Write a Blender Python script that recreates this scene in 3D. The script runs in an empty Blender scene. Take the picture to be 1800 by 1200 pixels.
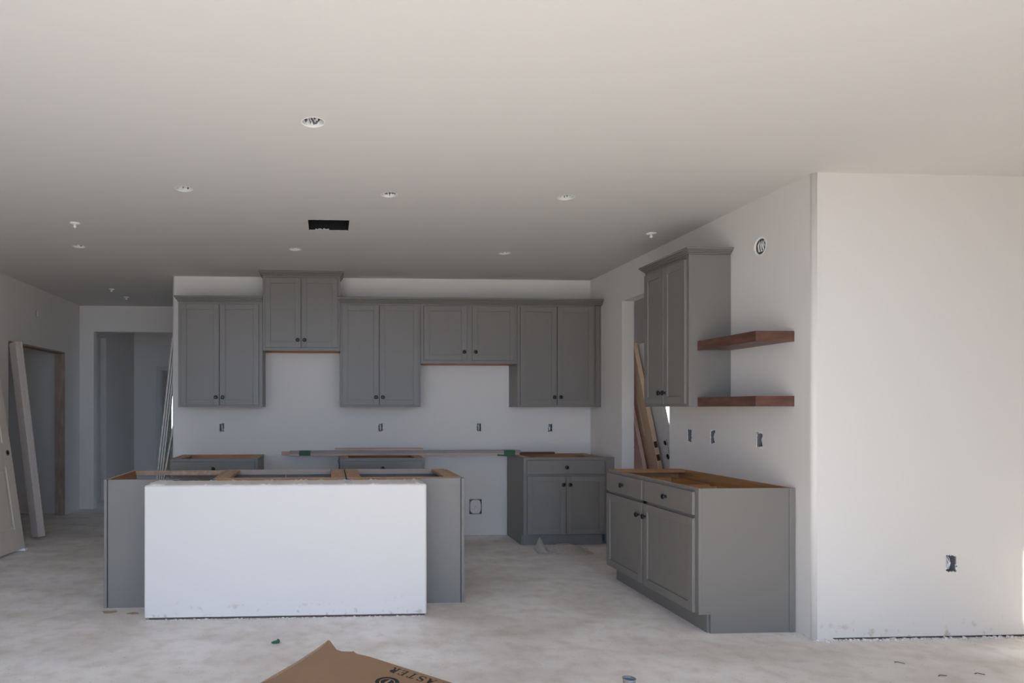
import bpy, bmesh, math, random
from mathutils import Vector, Matrix
random.seed(7)
SC = bpy.context.scene
COL = SC.collection

# ------------------------------------------------------------------ camera, world, sun, exposure
FPX, PX, PY, VPX, CAMZ = 1136.0, 634.0, 717.0, 576.0, 1.362
cd = bpy.data.cameras.new('camera')
cam = bpy.data.objects.new('camera', cd); COL.objects.link(cam)
cd.sensor_fit = 'HORIZONTAL'; cd.sensor_width = 36.0
cd.lens = 36.0 * FPX / 1800.0
cd.shift_x = (900.0 - PX) / 1800.0
cd.shift_y = (PY - 600.0) / 1800.0
cd.clip_end = 200
cam.location = (0, 0, CAMZ)
cam.rotation_euler = (math.radians(90), 0, -math.atan((PX - VPX) / FPX))
SC.camera = cam

w = bpy.data.worlds.new('sky'); SC.world = w; w.use_nodes = True
bgn = w.node_tree.nodes['Background']
bgn.inputs['Color'].default_value = (0.50, 0.73, 1.12, 1)
bgn.inputs['Strength'].default_value = 1.25

SUN_DIR = Vector((0.60, 1.0, -0.434)).normalized()
sl = bpy.data.lights.new('sun', 'SUN'); sl.energy = 4.3; sl.angle = 0.009; sl.color = (1.0, 0.94, 0.83)
so = bpy.data.objects.new('sun', sl); COL.objects.link(so)
so.rotation_euler = SUN_DIR.to_track_quat('-Z', 'Y').to_euler(); so.location = (-4, -8, 6)

def portal(x0, x1, y, z0, z1, into):
    """Sampling portal in a wall opening (emits nothing itself)."""
    l = bpy.data.lights.new('opening_portal', 'AREA'); l.shape = 'RECTANGLE'
    l.size = x1 - x0; l.size_y = z1 - z0
    l.cycles.is_portal = True
    o = bpy.data.objects.new('opening_portal', l); COL.objects.link(o)
    o.location = ((x0 + x1) / 2, y, (z0 + z1) / 2)
    o.rotation_euler = Vector((0, into, 0)).to_track_quat('-Z', 'Z').to_euler()

vs = SC.view_settings
SC.display_settings.display_device = 'sRGB'
vs.view_transform = 'Standard'; vs.look = 'None'; vs.gamma = 1.0; vs.use_curve_mapping = False
vs.exposure = 2.3
SC.cycles.max_bounces = 14
SC.cycles.diffuse_bounces = 10
SC.cycles.use_denoising = True

# ------------------------------------------------------------------ materials
def mat(name, col, rough=0.6, var=0.0, vscale=6.0, bump=0.0, bscale=150.0, metal=0.0, spec=0.4):
    m = bpy.data.materials.new(name); m.use_nodes = True
    nt = m.node_tree; b = nt.nodes['Principled BSDF']
    b.inputs['Roughness'].default_value = rough; b.inputs['Metallic'].default_value = metal
    b.inputs['Specular IOR Level'].default_value = spec
    tc = nt.nodes.new('ShaderNodeTexCoord')
    if var > 0:
        n = nt.nodes.new('ShaderNodeTexNoise'); n.inputs['Scale'].default_value = vscale; n.inputs['Detail'].default_value = 6
        nt.links.new(tc.outputs['Object'], n.inputs['Vector'])
        r = nt.nodes.new('ShaderNodeMix'); r.data_type = 'RGBA'
        r.inputs[6].default_value = (*[c * (1 - var) for c in col], 1); r.inputs[7].default_value = (*[min(1, c * (1 + var)) for c in col], 1)
        nt.links.new(n.outputs['Fac'], r.inputs[0]); nt.links.new(r.outputs[2], b.inputs['Base Color'])
    else:
        b.inputs['Base Color'].default_value = (*col, 1)
    if bump > 0:
        n2 = nt.nodes.new('ShaderNodeTexNoise'); n2.inputs['Scale'].default_value = bscale; n2.inputs['Detail'].default_value = 3
        nt.links.new(tc.outputs['Object'], n2.inputs['Vector'])
        bp = nt.nodes.new('ShaderNodeBump'); bp.inputs['Strength'].default_value = bump; bp.inputs['Distance'].default_value = 0.004
        nt.links.new(n2.outputs['Fac'], bp.inputs['Height']); nt.links.new(bp.outputs['Normal'], b.inputs['Normal'])
    return m

def wood(name, c1, c2, scale=(3, 40, 3), rough=0.5):
    m = bpy.data.materials.new(name); m.use_nodes = True
    nt = m.node_tree; b = nt.nodes['Principled BSDF']; b.inputs['Roughness'].default_value = rough
    tc = nt.nodes.new('ShaderNodeTexCoord'); mp = nt.nodes.new('ShaderNodeMapping'); mp.inputs['Scale'].default_value = scale
    n = nt.nodes.new('ShaderNodeTexNoise'); n.inputs['Scale'].default_value = 1.6; n.inputs['Detail'].default_value = 8
    r = nt.nodes.new('ShaderNodeValToRGB'); r.color_ramp.elements[0].position = 0.32; r.color_ramp.elements[1].position = 0.7
    r.color_ramp.elements[0].color = (*c1, 1); r.color_ramp.elements[1].color = (*c2, 1)
    L = nt.links.new
    L(tc.outputs['Object'], mp.inputs['Vector']); L(mp.outputs['Vector'], n.inputs['Vector'])
    L(n.outputs['Fac'], r.inputs['Fac']); L(r.outputs['Color'], b.inputs['Base Color'])
    return m

def stained(name, base, blots, rough=0.7, zfade=None, scale=7.0, lo=0.56, hi=0.68, bump=0.04, bscale=170):
    """Paint / plaster with irregular stains of their own; zfade = (z0, z1): stains only near the foot of the wall."""
    m = bpy.data.materials.new(name); m.use_nodes = True
    nt = m.node_tree; b = nt.nodes['Principled BSDF']; b.inputs['Roughness'].default_value = rough
    b.inputs['Specular IOR Level'].default_value = 0.25
    L = nt.links.new
    tc = nt.nodes.new('ShaderNodeTexCoord')
    n = nt.nodes.new('ShaderNodeTexNoise'); n.inputs['Scale'].default_value = scale; n.inputs['Detail'].default_value = 5
    L(tc.outputs['Object'], n.inputs['Vector'])
    r = nt.nodes.new('ShaderNodeMapRange'); r.inputs['From Min'].default_value = lo; r.inputs['From Max'].default_value = hi
    L(n.outputs['Fac'], r.inputs['Value']); fac = r.outputs['Result']
    if zfade:
        sx = nt.nodes.new('ShaderNodeSeparateXYZ'); L(tc.outputs['Object'], sx.inputs['Vector'])
        r2 = nt.nodes.new('ShaderNodeMapRange'); r2.inputs['From Min'].default_value = zfade[0]; r2.inputs['From Max'].default_value = zfade[1]
        r2.inputs['To Min'].default_value = 1; r2.inputs['To Max'].default_value = 0
        L(sx.outputs['Z'], r2.inputs['Value'])
        mu = nt.nodes.new('ShaderNodeMath'); mu.operation = 'MULTIPLY'; L(fac, mu.inputs[0]); L(r2.outputs['Result'], mu.inputs[1]); fac = mu.outputs[0]
    mx = nt.nodes.new('ShaderNodeMix'); mx.data_type = 'RGBA'
    mx.inputs[6].default_value = (*base, 1); mx.inputs[7].default_value = (*blots, 1)
    L(fac, mx.inputs[0]); L(mx.outputs[2], b.inputs['Base Color'])
    n2 = nt.nodes.new('ShaderNodeTexNoise'); n2.inputs['Scale'].default_value = bscale; L(tc.outputs['Object'], n2.inputs['Vector'])
    bp = nt.nodes.new('ShaderNodeBump'); bp.inputs['Strength'].default_value = bump; bp.inputs['Distance'].default_value = 0.004
    L(n2.outputs['Fac'], bp.inputs['Height']); L(bp.outputs['Normal'], b.inputs['Normal'])
    return m

def concrete():
    m = bpy.data.materials.new('dusty_concrete'); m.use_nodes = True
    nt = m.node_tree; b = nt.nodes['Principled BSDF']; b.inputs['Roughness'].default_value = 0.62; b.inputs['Specular IOR Level'].default_value = 0.3
    L = nt.links.new
    tc = nt.nodes.new('ShaderNodeTexCoord')
    def noise(s, d=6, vec=None):
        n = nt.nodes.new('ShaderNodeTexNoise'); n.inputs['Scale'].default_value = s; n.inputs['Detail'].default_value = d
        L(vec or tc.outputs['Object'], n.inputs['Vector']); return n.outputs['Fac']
    def ramp(f, a, z, ca, cz):
        r = nt.nodes.new('ShaderNodeValToRGB'); e = r.color_ramp.elements
        e[0].position = a; e[1].position = z; e[0].color = (*ca, 1); e[1].color = (*cz, 1); L(f, r.inputs['Fac']); return r.outputs['Color']
    def mul(a, c):
        x = nt.nodes.new('ShaderNodeMix'); x.data_type = 'RGBA'; x.blend_type = 'MULTIPLY'; x.inputs[0].default_value = 1
        L(a, x.inputs[6]); L(c, x.inputs[7]); return x.outputs[2]
    base = ramp(noise(0.75, 8), 0.36, 0.56, (0.69, 0.655, 0.622), (0.84, 0.82, 0.795))
    mp = nt.nodes.new('ShaderNodeMapping'); mp.inputs['Scale'].default_value = (0.85, 1.5, 1); L(tc.outputs['Object'], mp.inputs['Vector'])
    c = mul(base, ramp(noise(2.2, 9, mp.outputs['Vector']), 0.36, 0.58, (0.87, 0.85, 0.83), (1, 1, 1)))
    c = mul(c, ramp(noise(9, 8), 0.28, 0.54, (0.86, 0.835, 0.805), (1, 1, 1)))
    c = mul(c, ramp(noise(60, 2), 0.25, 0.33, (0.66, 0.63, 0.60), (1, 1, 1)))
    L(c, b.inputs['Base Color'])
    bp = nt.nodes.new('ShaderNodeBump'); bp.inputs['Strength'].default_value = 0.15; bp.inputs['Distance'].default_value = 0.004
    L(noise(90, 4), bp.inputs['Height']); L(bp.outputs['Normal'], b.inputs['Normal'])
    return m

WALL = mat('wall_paint', (0.67, 0.640, 0.600), 0.75, bump=0.05, bscale=130, spec=0.2)
WALLS = stained('wall_paint_scuffed', (0.67, 0.640, 0.600), (0.50, 0.44, 0.36), zfade=(0.02, 0.15), scale=19, lo=0.585, hi=0.68)
CEIL = mat('ceiling_paint', (0.61, 0.590, 0.562), 0.85, bump=0.05, bscale=110, spec=0.1)
PLASTER = mat('joint_compound', (0.76, 0.75, 0.72), 0.9, var=0.12, vscale=40, bump=0.5, bscale=60)
FLOOR = concrete()
GRAY = mat('grey_cabinet_paint', (0.188, 0.174, 0.157), 0.40, var=0.02, vscale=3)
WOODIN = wood('maple_interior', (0.32, 0.155, 0.062), (0.46, 0.24, 0.105), (2, 2, 22))
PLY = wood('raw_plywood', (0.36, 0.24, 0.15), (0.52, 0.37, 0.25), (18, 18, 18), 0.7)
PALELAM = mat('pale_laminate', (0.38, 0.32, 0.285), 0.5, var=0.06, vscale=30)
DARKWOOD = wood('walnut_stain', (0.075, 0.030, 0.019), (0.14, 0.064, 0.042), (5, 5, 22), 0.42)
KNOB = mat('black_knob', (0.006, 0.006, 0.007), 0.3, spec=0.5)
CARD = mat('cardboard', (0.33, 0.205, 0.122), 0.85, var=0.10, vscale=5, bump=0.08, bscale=40)
CARDEDGE = mat('cardboard_edge', (0.42, 0.30, 0.20), 0.9, var=0.2, vscale=90)
INK = mat('black_print', (0.012, 0.011, 0.010), 0.7)
DOORP = mat('primed_door', (0.60, 0.53, 0.44), 0.55)
DOORPALE = mat('pale_slab', (0.64, 0.62, 0.60), 0.55)
DOORTAN = mat('tan_door_skin', (0.60, 0.44, 0.30), 0.5, var=0.05, vscale=4)
DOORPINK = mat('raw_pine_slab', (0.66, 0.47, 0.36), 0.6, var=0.06, vscale=9)
TRIMW = mat('primed_trim', (0.56, 0.54, 0.50), 0.55)
JAMB = mat('primed_jamb_stock', (0.50, 0.44, 0.39), 0.6, var=0.04, vscale=5)
STUD = wood('raw_stud', (0.27, 0.20, 0.155), (0.40, 0.32, 0.265), (14, 14, 3), 0.8)
BRASS = mat('brass_edge', (0.25, 0.17, 0.08), 0.35, metal=0.8)
HOLE = mat('dark_bore', (0.02, 0.018, 0.016), 0.9)
MORT = mat('dark_mortise', (0.06, 0.03, 0.018), 0.8)
BOXP = mat('outlet_plastic', (0.17, 0.17, 0.172), 0.5)
WIRE = mat('cable_sheath', (0.72, 0.72, 0.70), 0.5)
DUCT = mat('black_duct', (0.006, 0.006, 0.007), 0.8)
CANM = mat('can_metal', (0.16, 0.165, 0.175), 0.5)
WPLAST = mat('white_plastic', (0.82, 0.82, 0.80), 0.45)
GTAPE = mat('green_tape', (0.035, 0.10, 0.05), 0.6)
GREYB = mat('grey_primed_board', (0.27, 0.255, 0.25), 0.55, var=0.05, vscale=8)
PINKW = wood('pinkish_board', (0.42, 0.29, 0.22), (0.54, 0.40, 0.32), (2, 30, 30), 0.7)
GSCRAP = mat('green_scrap', (0.01, 0.09, 0.05), 0.5)
CRUMB = mat('plaster_crumbs', (0.74, 0.72, 0.69), 0.95, var=0.2, vscale=60)
DARKGAP = mat('sill_plate', (0.12, 0.09, 0.07), 0.9)
GROUND = mat('packed_dirt', (0.46, 0.36, 0.28), 0.95, var=0.15, vscale=0.8)
PATIO = mat('patio_concrete', (0.60, 0.57, 0.52), 0.85, var=0.08, vscale=1.2)
STUCCO = mat('pink_stucco', (0.62, 0.47, 0.43), 0.9, var=0.06, vscale=3, bump=0.3, bscale=60)
IRON = mat('black_iron', (0.015, 0.015, 0.016), 0.5)
BLUE = mat('blue_label', (0.06, 0.20, 0.42), 0.4, var=0.4, vscale=60)
GREYPL = mat('grey_plastic_rim', (0.24, 0.22, 0.21), 0.4)

def film_mat():
    m = bpy.data.materials.new('clear_plastic_film'); m.use_nodes = True
    nt = m.node_tree; b = nt.nodes['Principled BSDF']; b.inputs['Base Color'].default_value = (0.62, 0.57, 0.52, 1); b.inputs['Roughness'].default_value = 0.3
    t = nt.nodes.new('ShaderNodeBsdfTransparent'); mx = nt.nodes.new('ShaderNodeMixShader'); mx.inputs[0].default_value = 0.42
    nt.links.new(t.outputs[0], mx.inputs[1]); nt.links.new(b.outputs[0], mx.inputs[2])
    nt.links.new(mx.outputs[0], nt.nodes['Material Output'].inputs['Surface'])
    return m
FILM = film_mat()

def glass_mat():
    m = bpy.data.materials.new('window_glass'); m.use_nodes = True
    nt = m.node_tree; nt.nodes.remove(nt.nodes['Principled BSDF'])
    t = nt.nodes.new('ShaderNodeBsdfTransparent'); g = nt.nodes.new('ShaderNodeBsdfGlossy'); g.inputs['Roughness'].default_value = 0.02
    mx = nt.nodes.new('ShaderNodeMixShader'); mx.inputs[0].default_value = 0.06
    nt.links.new(t.outputs[0], mx.inputs[1]); nt.links.new(g.outputs[0], mx.inputs[2])
    nt.links.new(mx.outputs[0], nt.nodes['Material Output'].inputs['Surface'])
    return m
GLASS = glass_mat()

# ------------------------------------------------------------------ mesh helpers
class MB:
    """Collects boxes, lathes and prisms into one mesh; several materials by slot."""
    def __init__(s): s.bm = bmesh.new(); s.mats = []
    def slot(s, m):
        if m not in s.mats: s.mats.append(m)
        return s.mats.index(m)
    def box(s, x0, x1, y0, y1, z0, z1, m, faces=None, M=None):
        """faces: {'x-': material, ...} overrides for single sides"""
        c = [(x, y, z) for z in (z0, z1) for y in (y0, y1) for x in (x0, x1)]
        v = [s.bm.verts.new(M @ Vector(p) if M else p) for p in c]
        q = {'z-': (0, 2, 3, 1), 'z+': (4, 5, 7, 6), 'y-': (0, 1, 5, 4), 'y+': (2, 6, 7, 3), 'x-': (0, 4, 6, 2), 'x+': (1, 3, 7, 5)}
        for k, ix in q.items():
            f = s.bm.faces.new([v[i] for i in ix])
            f.material_index = s.slot((faces or {}).get(k, m))
        return s
    def prism(s, pts, z0, z1, m, M=None, edge=None):
        """polygon pts (x, y) extruded along z"""
        a = [s.bm.verts.new(M @ Vector((x, y, z0)) if M else (x, y, z0)) for x, y in pts]
        b = [s.bm.verts.new(M @ Vector((x, y, z1)) if M else (x, y, z1)) for x, y in pts]
        n = len(pts)
        fs = [s.bm.faces.new(a[::-1]), s.bm.faces.new(b)]
        for f in fs: f.material_index = s.slot(m)
        for i in range(n):
            f = s.bm.faces.new((a[i], a[(i + 1) % n], b[(i + 1) % n], b[i])); f.material_index = s.slot(edge or m)
        return s
    def lathe(s, prof, m, M=None, seg=20, cap0=True, cap1=True):
        """prof: (radius, height) along local z"""
        rings = []
        for r, h in prof:
            ring = []
            for i in range(seg):
                a = 2 * math.pi * i / seg
                p = Vector((r * math.cos(a), r * math.sin(a), h))
                ring.append(s.bm.verts.new(M @ p if M else p))
            rings.append(ring)
        for k in range(len(rings) - 1):
            for i in range(seg):
                f = s.bm.faces.new((rings[k][i], rings[k][(i + 1) % seg], rings[k + 1][(i + 1) % seg], rings[k + 1][i]))
                f.material_index = s.slot(m); f.smooth = True
        if cap0: s.bm.faces.new(rings[0][::-1]).material_index = s.slot(m)
        if cap1: s.bm.faces.new(rings[-1]).material_index = s.slot(m)
        return s
    def tube(s, pts, r, m, seg=6):
        pts = [Vector(p) for p in pts]; rings = []
        for i, p in enumerate(pts):
            d = (pts[min(i + 1, len(pts) - 1)] - pts[max(i - 1, 0)]).normalized()
            u = d.cross(Vector((0.3, 0.2, 0.93))).normalized(); v = d.cross(u)
            rings.append([s.bm.verts.new(p + r * (math.cos(2 * math.pi * k / seg) * u + math.sin(2 * math.pi * k / seg) * v)) for k in range(seg)])
        for a, b in zip(rings, rings[1:]):
            for k in range(seg):
                f = s.bm.faces.new((a[k], a[(k + 1) % seg], b[(k + 1) % seg], b[k])); f.material_index = s.slot(m); f.smooth = True
        s.bm.faces.new(rings[0][::-1]).material_index = s.slot(m); s.bm.faces.new(rings[-1]).material_index = s.slot(m)
        return s
    def mesh(s, name):
        bmesh.ops.recalc_face_normals(s.bm, faces=s.bm.faces[:])
        me = bpy.data.meshes.new(name); s.bm.to_mesh(me); s.bm.free()
        for m in s.mats: me.materials.append(m)
        return me
    def build(s, name, parent=None, bevel=0.0, seg=2):
        o = bpy.data.objects.new(name, s.mesh(name)); COL.objects.link(o)
        if parent: o.parent = parent
        if bevel:
            b = o.modifiers.new('edge', 'BEVEL'); b.width = bevel; b.segments = seg; b.limit_method = 'ANGLE'; b.angle_limit = math.radians(40)
        return o

def tag(o, label, cat, group=None, kind=None):
    o['label'] = label; o['category'] = cat
    if group: o['group'] = group
    if kind: o['kind'] = kind
    return o
def thing(name, label, cat, loc=(0, 0, 0), rot=(0, 0, 0), group=None):
    o = bpy.data.objects.new(name, None); COL.objects.link(o); o.empty_display_size = 0.1
    o.location = loc; o.rotation_euler = rot
    return tag(o, label, cat, group)
def struct(o): o['kind'] = 'structure'; return o

def solid(name, x, y, z, m, cuts=(), bull=(), r=0.02, parent=None):
    """A wall / slab box with rounded vertical edges at the (x, y) corners in bull and real openings:
    cuts are boxes (x0,x1,y0,y1,z0,z1) or cylinders ('c', axis, centre, radius, depth)."""
    b = MB(); b.box(*x, *y, *z, m)
    if bull:
        es = []
        for e in b.bm.edges:
            p, q = e.verts[0].co, e.verts[1].co
            if abs(p.z - q.z) > 0.1 and any(abs(p.x - bx) < 1e-4 and abs(p.y - by) < 1e-4 for bx, by in bull): es.append(e)
        g = bmesh.ops.bevel(b.bm, geom=es, offset=r, segments=6, affect='EDGES', profile=0.5)
        for f in g['faces']: f.smooth = True
    o = b.build(name, parent)
    if cuts:
        c = MB()
        for q in cuts:
            if q[0] == 'c':
                _, ax, ce, rad, dep = q
                R = {'z': Matrix(), 'x': Matrix.Rotation(math.pi / 2, 4, 'Y'), 'y': Matrix.Rotation(math.pi / 2, 4, 'X')}[ax]
                c.lathe([(rad, -dep), (rad, dep)], m, Matrix.Translation(ce) @ R, 28)
            else: c.box(*q, m)
        k = c.build('cutter')
        md = o.modifiers.new('cut', 'BOOLEAN'); md.operation = 'DIFFERENCE'; md.solver = 'EXACT'; md.object = k
        dg = bpy.context.evaluated_depsgraph_get(); dg.update()
        me = bpy.data.meshes.new_from_object(o.evaluated_get(dg)); o.modifiers.clear(); o.data = me
        bpy.data.objects.remove(k)
    return struct(o)

# ------------------------------------------------------------------ the setting
H = 2.743
XL, XR, YB, YF = -3.34, 2.84, 6.86, 3.645          # left wall, right wall, kitchen back wall, front-facing wall on the right
REAR = -0.6
lights = [(-0.07, 3.133, 0.053), (-0.906, 4.126, 0.05), (0.397, 4.169, 0.05), (1.562, 4.166, 0.05), (-2.122, 5.64, 0.05), (-0.282, 5.645, 0.05), (1.577, 5.695, 0.05)]
outs_back = [(-1.111, 1.159), (0.562, 1.156), (1.621, 1.154), (2.397, 1.149)]
outs_right = [(4.941, 1.147), (4.633, 1.148), (4.117, 1.152)]

struct(MB().box(-6.0, 6.2, REAR, 7.42, -0.12, 0, FLOOR).box(-6.0, -1.3, 7.42, 13.2, -0.12, 0, FLOOR).build('floor'))
solid('ceiling', (-6.0, 6.2), (REAR, 7.42), (H, H + 0.16), CEIL,
      [('c', 'z', (x, y, H), r, 0.12) for x, y, r in lights] + [(-0.145, 0.16, 4.75, 5.05, H - 0.1, H + 0.3)])
struct(MB().box(-6.0, -1.3, 7.42, 13.2, H, H + 0.16, CEIL).build('ceiling_hall'))

cut_b = [(x - 0.024, x + 0.024, YB - 0.1, YB + 0.05, z - 0.043, z + 0.043) for x, z in outs_back] + [(1.584 - 0.068, 1.584 + 0.068, YB - 0.1, YB + 0.055, 0.225, 0.385)]
solid('wall_back', (-1.625, 2.96), (YB, YB + 0.13), (0, H), WALL, cut_b, [(-1.625, YB)])
cut_r = [(XR - 0.1, XR + 0.05, y - 0.030, y + 0.030, z - 0.050, z + 0.050) for y, z in outs_right]
cut_r += [('c', 'x', (XR, 4.111, 2.425), 0.055, 0.06), (XR - 0.2, XR + 0.3, 5.24, 6.11, -0.1, 2.395)]
solid('wall_right', (XR, XR + 0.12), (YF, YB), (0, H), WALLS, cut_r, [(XR, YF)], 0.025)
solid('wall_front_right', (XR + 0.12, 5.1), (YF, YF + 0.12), (0.014, H), WALLS,
      [(3.657, 3.721, YF - 0.1, YF + 0.05, 0.391, 0.493)])
struct(MB().box(XR + 0.03, 5.1, YF + 0.014, YF + 0.1, 0, 0.014, DARKGAP).build('trim_1'))
# left wall with a wide cased opening (raw stud and header still bare), cut-out for the door chime
solid('wall_left', (XL - 0.12, XL), (REAR, 9.02), (0, H), WALL,
      [(XL - 0.3, XL + 0.2, 6.95, 8.41, -0.1, 2.07), (XL - 0.06, XL + 0.1, 7.59, 7.64, 2.415, 2.485)])
struct(MB().box(XL - 0.119, XL - 0.001, 8.392, 8.412, 0, 2.07, STUD).box(XL - 0.119, XL - 0.001, 6.95, 8.392, 2.052, 2.072, STUD).build('trim_2'))
struct(MB().box(-4.55, XL - 0.12, 8.56, 8.68, 0, H, WALL).build('wall_closet_end'))
struct(MB().box(-4.67, -4.55, 5.2, 8.68, 0, H, WALL).build('wall_closet_back'))
struct(MB().box(-4.55, XL - 0.12, 5.2, 5.32, 0, H, WALL).build('wall_closet_near'))
# hall beyond
solid('wall_hall', (XL, -1.5), (8.90, 9.02), (0, H), WALL, [(-3.155, -1.0, 8.7, 9.3, -0.1, 2.395)])
struct(MB().box(-1.625, -1.505, YB + 0.13, 8.90, 0, H, WALL).build('wall_hall_right'))
solid('wall_hall_left', (-3.40, -3.28), (9.02, 11.15), (0, H), WALL, [(-3.36, -3.1, 9.10, 9.76, -0.1, 2.40)])
struct(MB().box(-5.0, -4.88, 8.68, 11.15, 0, H, WALL).build('wall_side_room'))
solid('wall_hall_end', (-5.0, -1.3), (11.15, 11.27), (0, H), WALL, [(-2.83, -2.05, 11.0, 11.4, -0.1, 2.0)])
struct(MB().box(-1.42, -1.3, 9.02, 13.2, 0, H, WALL).build('wall_bedroom_right'))
struct(MB().box(-5.0, -4.88, 11.27, 13.08, 0, H, WALL).build('wall_bedroom_left'))
solid('wall_far', (-5.0, -1.3), (13.08, 13.2), (0, H), WALL, [(-3.17, -2.6, 12.9, 13.4, 0.9, 2.1)])
struct(MB().box(-4.88, XL - 0.12, 8.68, 8.80, 0, H, WALL).build('wall_side_near'))
dtr = MB()
for a, b_ in ((-2.90, -2.83), (-2.05, -1.98)): dtr.box(a, b_, 11.132, 11.15, 0, 2.07, TRIMW)
dtr.box(-2.83, -2.05, 11.132, 11.15, 2.0, 2.07, TRIMW)
for a, b_ in ((-2.83, -2.812), (-2.068, -2.05)): dtr.box(a, b_, 11.15, 11.27, 0, 2.0, TRIMW)
struct(dtr.build('door_1', bevel=0.004))
wf = MB()
for a, b_, c, d in ((-3.17, -2.6, 0.90, 0.95), (-3.17, -2.6, 2.05, 2.10), (-3.17, -3.12, 0.95, 2.05), (-2.65, -2.6, 0.95, 2.05)): wf.box(a, b_, 13.1, 13.16, c, d, WPLAST)
wf = struct(wf.build('window_1'))
MB().box(-3.12, -2.65, 13.125, 13.131, 0.95, 2.05, GLASS).build('pane', wf)
# pantry behind the right wall, with a doorway to the yard
solid('wall_pantry_end', (XR + 0.12, 6.2), (7.30, 7.42), (0, H), WALL, [(3.62, 4.60, 7.1, 7.6, -0.1, 2.10)])
struct(MB().box(6.08, 6.2, REAR, 7.30, 0, H, WALL).build('wall_pantry_right'))
# great room behind the camera: rear openings invented and sized for the daylight
struct(MB().box(5.1, 5.22, REAR, YF + 0.12, 0, H, WALL).build('wall_great_room'))
OPEN = [(-2.6, 0.88), (1.515, 2.5)]
solid('wall_rear', (-6.0, 6.2), (REAR - 0.16, REAR), (0, H), WALL, [(a, b_, REAR - 0.3, REAR + 0.2, -0.1, 2.42) for a, b_ in OPEN])
for a, b_ in OPEN: portal(a, b_, REAR - 0.08, 0, 2.42, 1)
portal(3.62, 4.60, 7.4, 0, 2.1, -1)
struct(MB().box(-40, 40, -40, 60, -0.30, -0.125, GROUND).build('ground'))
struct(MB().box(-6, 8, -7, REAR - 0.16, -0.125, -0.02, PATIO).build('patio'))
# unseen roof and post outside the left opening, added to block the sun
tp = thing('sun_blocker', 'unseen stucco slab on a square post, added outside the rear opening to block the sun', 'sun blocker', (-2, REAR - 0.16, 0))
MB().box(-5, 2.2, -2.9, 0, 2.75, 2.95, STUCCO).build('shade_slab', tp)
MB().box(1.85, 2.15, -2.85, -2.55, -0.02, 2.75, STUCCO).build('post', tp, 0.01)
tp['kind'] = 'structure'
# invented yard beyond the pantry doorway; roof slab added to hide the sky
pr = thing('sky_blocker', 'stucco slab on a post, added outside the pantry doorway to hide the sky', 'sky blocker', (3.0, 7.42, 0)); pr['kind'] = 'structure'
MB().box(-1.5, 5.0, 0, 5.5, 2.55, 2.75, STUCCO).build('shade_slab', pr)
MB().box(4.6, 4.9, 5.1, 5.4, -0.125, 2.55, STUCCO).build('post', pr, 0.01)
nh = thing('neighbor_house', 'pink stucco house wall in sun seen through the pantry doorway', 'house', (8, 17, -0.125))
MB().box(-9, 9, 0, 4, 0, 3.2, STUCCO).build('wall', nh)
MB().prism([(-9.6, 3.2), (9.6, 3.2), (9.6, 3.45), (-9.6, 3.45)], 0.6, -4.4, STUCCO, Matrix.Rotation(math.pi / 2, 4, 'X')).build('roof', nh)
fence = thing('iron_fence', 'black iron picket fence standing in the yard beyond the pantry doorway', 'fence', (3.4, 9.6, -0.125))
for z in (0.15, 1.05): MB().box(0, 4.0, -0.015, 0.015, z, z + 0.035, IRON).build('rail', fence)
pk = MB().box(-0.011, 0.011, -0.011, 0.011, 0, 1.2, IRON).mesh('picket')
for i in range(36):
    o = bpy.data.objects.new('picket', pk); COL.objects.link(o); o.parent = fence; o.location = (0.06 + i * 0.11, 0, 0.02)

# half wall at the island
def half_wall():
    x0, x1, y0, y1, z0, z1 = -1.178, 0.650, 4.212, 4.468, 0.016, 0.866
    b = MB(); b.box(x0, x1, y0, y1, z0, z1, WALLS)
    es = [e for e in b.bm.edges if abs(e.verts[0].co.z - e.verts[1].co.z) > 0.1 or (e.verts[0].co.z > 0.5 and e.verts[1].co.z > 0.5 and (e.verts[0].co.y < 4.3 and e.verts[1].co.y < 4.3 or abs(e.verts[0].co.x - e.verts[1].co.x) < 1e-4))]
    bmesh.ops.bevel(b.bm, geom=es, offset=0.016, segments=5, affect='EDGES', profile=0.5)
    for f in b.bm.faces: f.smooth = True
    o = b.build('wall_island'); struct(o)
    o.data.set_sharp_from_angle(angle=math.radians(40))
    struct(MB().box(x0 + 0.03, x1 - 0.012, y0 + 0.012, y1 - 0.012, 0, z0, DARKGAP).build('trim_3'))
    # unsanded compound on the top: a ragged skin with a lip towards the front and the ends
    rnd = random.Random(3); c = bmesh.new(); N = 110; rows = []
    for i in range(N + 1):
        x = x0 + 0.008 + (x1 - x0 - 0.016) * i / N
        lip = rnd.uniform(-0.003, 0.004) + (0.004 if rnd.random() < 0.15 else 0)
        zs = rnd.uniform(0.001, 0.005) + (rnd.uniform(0, 0.008) if rnd.random() < 0.2 else 0)
        if i < 8: zs += 0.005
        if i in (0, N): zs = -0.014
        elif i in (1, N - 1): zs = -0.003
        rows.append([c.verts.new(p) for p in ((x, y0 + 0.010 + lip, z1 - 0.012), (x, y0 + 0.014 + lip, z1 - 0.002 + zs * 0.5), (x, y0 + 0.05, z1 + zs), (x, (y0 + y1) / 2, z1 + rnd.uniform(0.001, 0.004)), (x, y1 - 0.03, z1 + zs), (x, y1 - 0.004 + lip, z1 - 0.006))])
    for a, b2 in zip(rows, rows[1:]):
        for k in range(5): c.faces.new((a[k], b2[k], b2[k + 1], a[k + 1]))
    bmesh.ops.recalc_face_normals(c, faces=c.faces[:])
    me = bpy.data.meshes.new('compound_skin'); c.to_mesh(me); c.free(); me.materials.append(PLASTER)
    s = bpy.data.objects.new('compound_skin', me); COL.objects.link(s); s.parent = o
half_wall()

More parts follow.
